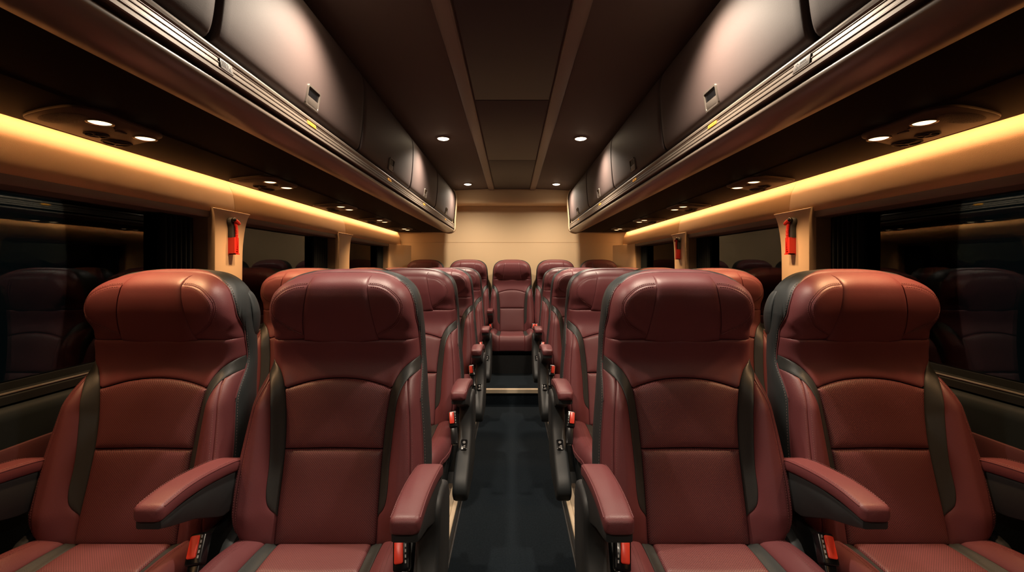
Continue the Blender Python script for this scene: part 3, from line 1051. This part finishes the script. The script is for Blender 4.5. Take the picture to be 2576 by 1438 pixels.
# ------------------------------------------------------------------ overhead racks
K = .955                                    # the rails' cross-section scale
BE = 4.55                                   # rear end of the racks
door_prof = spline([(.614, .452), (.601, .470), (.593, .505), (.587, .560), (.583, .620), (.581, .680), (.584, .725), (.594, .757), (.614, .780)], 40)
gaps = [.04, .89, 1.745, 2.60, 3.445, BE - .03]
for sx, side in ((-1, 'left'), (1, 'right')):
    def X(v):
        return sx * v
    rk = thing('luggage_rack', f'long dark luggage rack with champagne rails along the {side} side', 'luggage rack', (0, 0, 0), 'overhead luggage racks')
    u = MB()
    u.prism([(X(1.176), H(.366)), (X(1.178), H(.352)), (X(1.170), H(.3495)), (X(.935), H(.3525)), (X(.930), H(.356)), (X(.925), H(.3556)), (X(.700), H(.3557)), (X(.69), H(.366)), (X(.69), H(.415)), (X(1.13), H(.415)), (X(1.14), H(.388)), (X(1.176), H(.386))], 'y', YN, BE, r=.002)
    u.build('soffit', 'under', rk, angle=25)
    t = MB()
    tp = spline([(.735, .3722), (.705, .3660), (.680, .3656), (.657, .3692), (.641, .3740), (.6305, .3815), (.6265, .3885), (.6270, .3945), (.6310, .3998), (.652, .4025)], 44)
    tp = tp * K
    t.prism([(X(p[0]), H(p[1])) for p in tp] + [(X(.702), H(.3825))], 'y', YN, BE, r=.002)
    t.build('hand_rail', 'tube', rk, angle=60)
    # ribbed rail: base line from (.648,.4225) up to (.6255,.459)
    A, B_ = np.array([.6235, .4085]) * K, np.array([.6325, .4625]) * K
    L = np.linalg.norm(B_ - A); ax = (B_ - A) / L; out = np.array([-ax[1], ax[0]])
    if out[0] > 0:
        out = -out
    segs = [(0, 0), (.02, .003), (.20, .0036), (.215, .0052), (.245, .0052), (.26, -.002), (.275, -.002), (.285, .0036), (.44, .0036), (.455, .0050), (.475, .0050), (.485, -.002), (.50, -.002), (.51, .0036), (.64, .0036), (.655, .0050), (.675, .0050), (.685, -.002), (.70, -.002), (.71, .0045), (.76, .0070), (.86, .0085), (.95, .0070), (1.0, .001)]
    rp = [A + ax * L * s + out * k for s, k in segs]
    q = MB()
    q.prism([(X(p[0]), H(p[1])) for p in rp] + [(X(.634), H(.4417)), (X(.634), H(.3901))], 'y', YN, BE)
    q.build('ribbed_rail', 'alu', rk, angle=25)
    q = MB()
    q.prism([(X(.623), H(.377)), (X(.623), H(.396)), (X(.634), H(.396)), (X(.634), H(.4445)), (X(.606), H(.4445)), (X(.606), H(.448)), (X(.688), H(.448)), (X(.688), H(.377))], 'y', YN, BE - .002)
    q.build('inner_lining', 'gasket', rk)
    # end moulding that follows the rack's cross-section
    e = MB()
    ro = [(1.176, .350), (.935, .3525), (.702, .3540), (.660, .3480), (.630, .3510), (.608, .363), (.594, .382), (.592, .420), (.592, .480), (.586, .550), (.581, .62), (.578, .70), (.583, .742), (.596, .774), (.612, .795)]
    ro = spline(ro, 60)
    tg = np.gradient(ro, axis=0); nn = np.stack([-tg[:, 1], tg[:, 0]], 1); nn /= np.linalg.norm(nn, axis=1)[:, None]
    if (ro[30] - np.array([.9, .6])) @ nn[30] < 0:
        nn = -nn
    o1 = ro + nn * .010
    rows = [[(X(p[0]), y, H(p[1])) for p in Pq] for y, Pq in ((BE - .004, ro), (BE - .004, ro + nn * .006), (BE + .004, o1), (BE + .03, o1), (BE + .04, ro + nn * .004), (BE + .04, ro - nn * .03))]
    e.grid(rows)
    cen = (X(.9), BE + .04, H(.6))
    k = len(e.v)
    e.add([(X(p[0]), BE + .04, H(p[1])) for p in ro - nn * .03] + [cen], [(i, i + 1, 60) for i in range(59)])
    em = e.build('end_moulding', 'beige_trim', None, angle=40)
    tag(em, f'curved beige moulding closing the rear end of the {side} rack', 'moulding', 'beige rack end mouldings')
    # lockers
    nms = ['nearest, cut by the picture edge', 'second from the front of the photo', 'third from the front of the photo', 'fourth from the front of the photo', 'last before the rear wall']
    for i, (a, e_) in enumerate(zip(gaps[:-1], gaps[1:])):
        lk = thing('overhead_locker', f'plum overhead locker on the {side} side, {nms[i]}', 'locker', (X(.62), (a + e_) / 2, H(.46)), 'plum overhead lockers')
        org = Vector(lk.location)
        dm = MB()
        a2, e2 = a + .007, e_ - .007
        tgd = np.gradient(door_prof, axis=0); nd_ = np.stack([-tgd[:, 1], tgd[:, 0]], 1); nd_ /= np.linalg.norm(nd_, axis=1)[:, None]
        if nd_[15][0] > 0:
            nd_ = -nd_
        ys = [a2, a2 + .0015, a2 + .004, a2 + .009] + list(np.linspace(a2 + .03, e2 - .03, 12)) + [e2 - .009, e2 - .004, e2 - .0015, e2]
        rows = []
        for yy in ys:
            de = min(yy - a2, e2 - yy)
            sk = .009 * (1 - math.sqrt(max(0, 1 - (1 - min(de, .009) / .009) ** 2)))
            row = []
            m = len(door_prof)
            for j, p in enumerate(door_prof):
                dj = min(j, m - 1 - j) / 4.0
                sj = .007 * (1 - math.sqrt(max(0, 1 - (1 - min(dj, 1)) ** 2)))
                pp = p - nd_[j] * max(sk, sj)
                row.append(Vector((X(pp[0]), yy, H(pp[1]))) - org)
            rows.append(row)
        inner_first = [Vector((X(p[0] + .025), ys[0], H(p[1]))) - org for p in door_prof]
        inner_last = [Vector((X(p[0] + .025), ys[-1], H(p[1]))) - org for p in door_prof]
        dm.grid([inner_first] + rows + [inner_last])
        dr = dm.build('door', 'locker', lk, angle=60)
        bx = MB()
        x0, x1 = X(.660), X(1.16)
        z0, z1 = .452, .775
        for (xa, xb, za, zb) in ((x0, x1, z0, z0 + .01), (x0, x1, z1 - .01, z1), (X(1.15), x1, z0, z1)):
            bx.box(min(xa, xb) - org.x, max(xa, xb) - org.x, a + .004 - org.y, e_ - .004 - org.y, H(za) - org.z, H(zb) - org.z)
        bx.box(min(x0, X(.668)) - org.x, max(x0, X(.668)) - org.x, a + .004 - org.y, e_ - .004 - org.y, H(z0) - org.z, H(z1) - org.z)
        for yy in (a + .004, e_ - .014):
            bx.box(min(x0, x1) - org.x, max(x0, x1) - org.x, yy - org.y, yy + .01 - org.y, H(z0) - org.z, H(z1) - org.z)
        bx.build('body', 'gasket', lk, smooth=False)
        # latch: framed recess with a finger flap
        p0, p1 = np.array([.6055, .5115]), None
        j = int(np.argmin(np.abs(door_prof[:, 1] - .503)))
        pc_, nv, tv = door_prof[j], nd_[j], tgd[j] / np.linalg.norm(tgd[j])
        yc = (a + e_) / 2 - .005
        fr = Matrix(((0, X(tv[0]), X(nv[0]), X(pc_[0]) - org.x), (1, 0, 0, yc - org.y), (0, tv[1], nv[1], H(pc_[1]) - org.z), (0, 0, 0, 1)))
        ro_, ri_ = rrect(.082, .060, .008, 5), rrect(.070, .048, .005, 5)
        lm = MB()
        lm.grid([[(*p, -.004) for p in ro_], [(*p, .003) for p in ro_], [(p[0] * .985, p[1] * .985, .0046) for p in ro_], [(p[0] * 1.02, p[1] * 1.02, .0046) for p in ri_], [(*p, .003) for p in ri_], [(*p, -.0005) for p in ri_]], close_u=True)
        lm.v = [tuple(fr @ Vector(v)) for v in lm.v]
        la = lm.build('latch', 'latch', lk, angle=40)
        cu = MB(); cu.prism(ri_, 'z', -.002, .0009); cu.v = [tuple(fr @ Vector(v)) for v in cu.v]
        cu.build('latch_recess', 'gloss', la, angle=40)
        fp = MB(); fp.prism(rrect(.068, .021, .002, 3, cy=-.0128), 'z', .0, .0034, r=.0008); fp.v = [tuple(fr @ Vector(v)) for v in fp.v]
        fp.build('latch_flap', 'latch', la, angle=40)
        # small lit tag on the ribbed rail below each locker
        if i > 0:
            cpt = (A + ax * L * .585 + out * .0052)
            ft = Matrix(((0, X(ax[0]), X(out[0]), X(cpt[0])), (1, 0, 0, yc + (-.02 if i > 1 else .0)), (0, ax[1], out[1], H(cpt[1])), (0, 0, 0, 1)))
            tm = MB(); tm.prism(rrect(.052, .0105, .001, 2), 'z', -.002, .0012, r=.0004); tm.v = [tuple(ft @ Vector(v)) for v in tm.v]
            to = tm.build('number_tag', 'amber', None, angle=40)
            tag(to, f'small amber tag on the {side} ribbed rail below the {("second", "third", "fourth", "last")[i - 1]} locker', 'tag', 'amber tags on the ribbed rails')
            ik = MB()
            rs = random.Random(i)
            xx = -.017
            while xx < .017:
                wv = rs.uniform(.0012, .0024)
                ik.box(xx, xx + wv, -.0028, rs.choice((.0010, .0026)), .0012, .0015)
                xx += wv + rs.uniform(.0008, .002)
            ik.v = [tuple(ft @ Vector(v)) for v in ik.v]
            ik.build('tag_print', 'amber_ink', to, smooth=False)
    # notice label on the ribbed rail
    cpt = (A + ax * L * .46 + out * .0055)
    ft = Matrix(((0, X(ax[0]), X(out[0]), X(cpt[0])), (1, 0, 0, .918 if sx < 0 else .905), (0, ax[1], out[1], H(cpt[1])), (0, 0, 0, 1)))
    tm = MB(); tm.prism(rrect(.040 if sx < 0 else .052, .021, .0008, 2), 'z', -.003, .0008, r=.0003); tm.v = [tuple(ft @ Vector(v)) for v in tm.v]
    to = tm.build('notice_label', 'label', None, angle=40)
    tag(to, f'grey printed notice label stuck on the {side} ribbed rail', 'label', 'notice labels on the ribbed rails')
    ik = MB()
    if sx < 0:
        for r_ in range(5):
            for c_ in range(7):
                ik.box(-.0175 + c_ * .0024, -.0175 + c_ * .0024 + .0016, -.0045 + r_ * .0026, -.0045 + r_ * .0026 + .0015, .0008, .0012)
        wk = MB()
        for (xa, xb, ya, yb) in ((.002, .0035, -.005, .005), (.001, .005, .005, .007), (.005, .010, -.002, .004), (.006, .007, -.006, -.002), (.009, .0102, -.006, -.002), (.0115, .013, -.006, .003), (-.001, .002, -.006, -.0045)):
            wk.box(xa, xb, ya, yb, .0008, .0014)
        wk.v = [tuple(ft @ Vector(v)) for v in wk.v]
        wk.build('label_pictogram', 'white', to, smooth=False)
    else:
        for r_ in range(2):
            ik.box(-.014, .006, -.003 + r_ * .004, -.0018 + r_ * .004, .0008, .0012)
        for k in range(9):
            ik.box(-.013 + k * .0021, -.0118 + k * .0021, .003, .0055, .0008, .0012)
        for (xa, ya) in ((.010, -.004), (.013, -.001), (.0165, -.004), (.0165, .003), (.010, .003), (.013, .005), (.0135, -.0055)):
            ik.box(xa, xa + .0022, ya, ya + .0022, .0008, .0012)
        ik.box(-.018, -.015, -.004, -.002, .0008, .0012)
    ik.v = [tuple(ft @ Vector(v)) for v in ik.v]
    ik.build('label_print', 'ink', to, smooth=False)

    # consoles with reading lights under the rack
    slope = math.atan2(.3525 - .3495, 1.170 - .935)
    onm = ['nearest', 'second', 'third', 'fourth', 'farthest']
    for i in range(5):
        yc = 1.115 + .745 * i
        xc = 1.036
        hc = .3495 + (1.170 - xc) * math.tan(slope)
        cs_ = thing('reading_light_console', f'dark console with two lit reading lights under the {side} rack, {onm[i]} of five', 'reading light', (X(xc), yc, H(hc)), 'reading light consoles under the racks')
        # local frame: a = towards the aisle, b = +Y, c = down
        fr = Matrix(((X(-math.cos(slope)), 0, X(-math.sin(slope)) * 0 - sx * 0, 0), (0, 1, 0, 0), (math.sin(slope), 0, -1, 0), (0, 0, 0, 1)))

        def put(mb):
            mb.v = [tuple(fr @ Vector(v)) for v in mb.v]
            return mb
        pm = MB()
        base = spline([(-.106, -.060), (-.102, -.088), (-.075, -.112), (.0, -.142), (.070, -.160), (.098, -.150), (.107, -.118), (.108, .0), (.107, .045), (.100, .070), (.075, .090), (.0, .124), (-.070, .154), (-.098, .158), (-.107, .132), (-.108, 0), (-.106, -.060)], 80)[:-1]
        cb_ = [(p[0] * .985, p[1] * .985) for p in base]
        pm.prism(cb_, 'z', -.006, .0065, r=.003)
        put(pm).build('plate', 'unit', cs_, angle=40)
        sg_ = MB()
        sg_.lathe([(.0001, .0088), (.5, .0086), (.9, .0078), (1.0, .0062)], (0, 0, 0), 'z', 32, sx=.070, sy=.032)
        sg_.v = [(v[0] - .006, v[1] - .090 - (v[0]) * .25, v[2]) for v in sg_.v]
        put(sg_).build('speaker_grille', 'grille', cs_, angle=60)
        for yy in (-.057, .074):
            ring = MB(); ring.lathe([(.027, .0055), (.027, .0085), (.0235, .0092), (.0215, .0075)], (.048, yy, 0), 'z', 24)
            rl = put(ring).build('reading_light', 'chrome', cs_, angle=40)
            ln = MB(); ln.lathe([(.0216, .0072), (.018, .0086), (.010, .0096), (.0002, .0100)], (.048, yy, 0), 'z', 24)
            put(ln).build('lens', 'reader', rl, angle=60)
            rd = bpy.data.lights.new('reading_beam', 'SPOT')
            rd.energy = 13.0
            rd.color = (1.0, .56, .27)
            rd.spot_size = math.radians(115)
            rd.spot_blend = 1.0
            rd.shadow_soft_size = .018
            ro2 = bpy.data.objects.new('reading_beam', rd); C.objects.link(ro2)
            ro2.parent = cs_
            ro2.location = fr @ Vector((.048, yy, .018))
        for (xx, yy, rr, nb) in ((-.048, .036, .026, 4), (-.062, .112, .034, 3)):
            v_ = MB(); v_.lathe([(rr, .0055), (rr, .0085), (rr * .88, .0095), (rr * .84, .006), (rr * .3, .0062), (rr * .26, .0105), (.0002, .0108)], (xx, yy, 0), 'z', 24)
            ve = put(v_).build('air_vent', 'plastic', cs_, angle=40)
            bl = MB()
            for k in range(nb):
                an = 2 * PI * k / nb + .4
                dx, dy = math.cos(an), math.sin(an)
                px, py = -dy * .0015, dx * .0015
                v8 = [(xx + dx * rr * s_ + q_ * px, yy + dy * rr * s_ + q_ * py, zz) for zz in (.006, .0096) for s_, q_ in ((.25, 1), (.86, 1), (.86, -1), (.25, -1))]
                bl.add(v8, [(0, 1, 2, 3), (4, 7, 6, 5), (0, 4, 5, 1), (1, 5, 6, 2), (2, 6, 7, 3), (3, 7, 4, 0)])
            put(bl).build('vent_blade', 'unit', ve, smooth=False)
        for (xx, yy, w_, h_) in ((.030, .020, .012, .026), (.044, -.012, .006, .006)):
            bt = MB(); bt.prism(rrect(w_, h_, .0028, 4, xx, yy), 'z', .005, .0085, r=.001)
            put(bt).build('push_button', 'plastic', cs_, angle=40)

# ------------------------------------------------------------------ ceiling lights
lamp_n = {-.30: 'behind the viewer', 1.23: 'just above the picture edge', 2.76: 'nearer of the two in view', 4.29: 'farther of the two in view'}
for sx, side in ((-1, 'left'), (1, 'right')):
    for yy, wd in lamp_n.items():
        xx = sx * .430
        zc = H(.8035)
        t = thing('ceiling_light', f'round ceiling light {side} of centre panel, {wd}', 'ceiling light', (xx, yy, zc), 'round ceiling lights')
        r = MB(); r.lathe([(.044, .003), (.044, -.003), (.041, -.006), (.036, -.0065), (.034, -.004)], (0, 0, 0), 'z', 32)
        r.build('rim', 'ceil_rail', t, angle=50)
        l = MB(); l.lathe([(.0345, -.004), (.032, -.0075), (.024, -.0105), (.012, -.0122), (.0003, -.0127)], (0, 0, 0), 'z', 32)
        l.build('lens', 'lamp', t, angle=60)
        ld = bpy.data.lights.new('lamp_beam', 'SPOT')
        ld.energy = 48.0 if yy > 4 else 62.0 if yy > 0 else 25.0
        ld.color = (1.0, .82, .64)
        ld.spot_size = math.radians(160 if yy > 4 else 140 if yy > 0 else 150)
        ld.spot_blend = 1.0
        ld.shadow_soft_size = .03
        lo = bpy.data.objects.new('lamp_beam', ld); C.objects.link(lo)
        lo.parent = t
        lo.location = (0, 0, -.03)

# ------------------------------------------------------------------ emergency hammers
def hammer(sx, y, z, label):
    t = thing('emergency_hammer', label, 'emergency hammer', (sx * (WX - .027), y, z), 'red emergency hammers on the pillars')

    def W(mb):     # local: a = along +Y, b = up, c = into the cabin
        mb.v = [(-sx * v[2] * .7, v[0] * .7, v[1] * .68) for v in mb.v]
        return mb
    b = MB()
    out = spline([(-.026, .0), (-.026, .07), (-.036, .088), (-.034, .112), (-.016, .124), (.006, .120), (.014, .104), (.014, .05), (.014, .0)], 40)
    b.prism([tuple(p) for p in out], 'z', -.001, .026, r=.003)
    W(b).build('bracket', 'plastic', t, angle=40)
    c = MB()
    for (xa, xb, ya, yb, za, zb) in ((-.024, .026, -.104, .002, -.001, .006), (-.024, -.012, -.104, .002, .006, .040), (.020, .026, -.104, .002, .006, .034), (-.024, .026, -.104, -.097, .006, .040)):
        c.box(xa, xb, ya, yb, za, zb)
    for k in range(7):
        c.box(-.012, .021, -.094 + k * .0137, -.0885 + k * .0137, .006, .030)
    W(c).build('case', 'red', t, smooth=False)
    h = MB()
    hp = spline([(-.004, .095, .030), (.004, .060, .033), (.007, .02, .033), (.005, -.04, .028), (.004, -.085, .022)], 20)
    h.tube([tuple(p) for p in hp], .0085, 10)
    for k in range(5):
        q = hp[4 + k]
        h.lathe([(.0087, -.002), (.0098, 0), (.0087, .002)], tuple(q), 'y', 12)
    W(h).build('handle', 'red', t, angle=50)
    g = MB()
    prof = [(.0003, -.036), (.006, -.034), (.011, -.024), (.0135, -.006), (.0135, .010), (.011, .024), (.006, .030), (.0003, .031)]
    g.lathe(prof, (0, 0, 0), 'x', 16)
    R = Matrix.Translation((.002, .098, .036)) @ Matrix.Rotation(math.radians(-24), 4, 'Z')
    g.v = [tuple(R @ Vector(v)) for v in g.v]
    W(g).build('hammer_head', 'red', t, angle=60)
    k = MB(); k.lathe([(.0003, -.010), (.007, -.009), (.0138, -.002), (.0138, .004), (.012, .008)], (-.030, 0, 0), 'x', 16)
    k.v = [tuple(R @ Vector(v)) for v in k.v]
    W(k).build('head_cap', 'gloss', t, angle=60)


hammer(-1, 1.862, H(.121), 'red emergency hammer on the nearer left pillar')
hammer(1, 1.862, H(.121), 'red emergency hammer on the nearer right pillar')
hammer(1, 3.128, H(.121), 'red emergency hammer on the farther right pillar')

# ------------------------------------------------------------------ camera, world
cd = bpy.data.cameras.new('camera')
cd.sensor_width = 36.0
cd.lens = F_PX / 2576 * 36.0
cd.shift_y = -(719 - 670) / 2576
cd.clip_start = .02
co = bpy.data.objects.new('camera', cd); C.objects.link(co)
co.location = (0, 0, CAM_Z)
co.rotation_euler = (PI / 2, 0, 0)
sc = bpy.context.scene
sc.camera = co

wd = bpy.data.worlds.new('night'); sc.world = wd
wd.use_nodes = True
bg = wd.node_tree.nodes['Background']
bg.inputs[0].default_value = (.35, .75, .80, 1)
bg.inputs[1].default_value = .006

sc.view_settings.view_transform = 'Standard'
sc.view_settings.look = 'None'
sc.view_settings.gamma = 1.0
sc.view_settings.exposure = 0.0
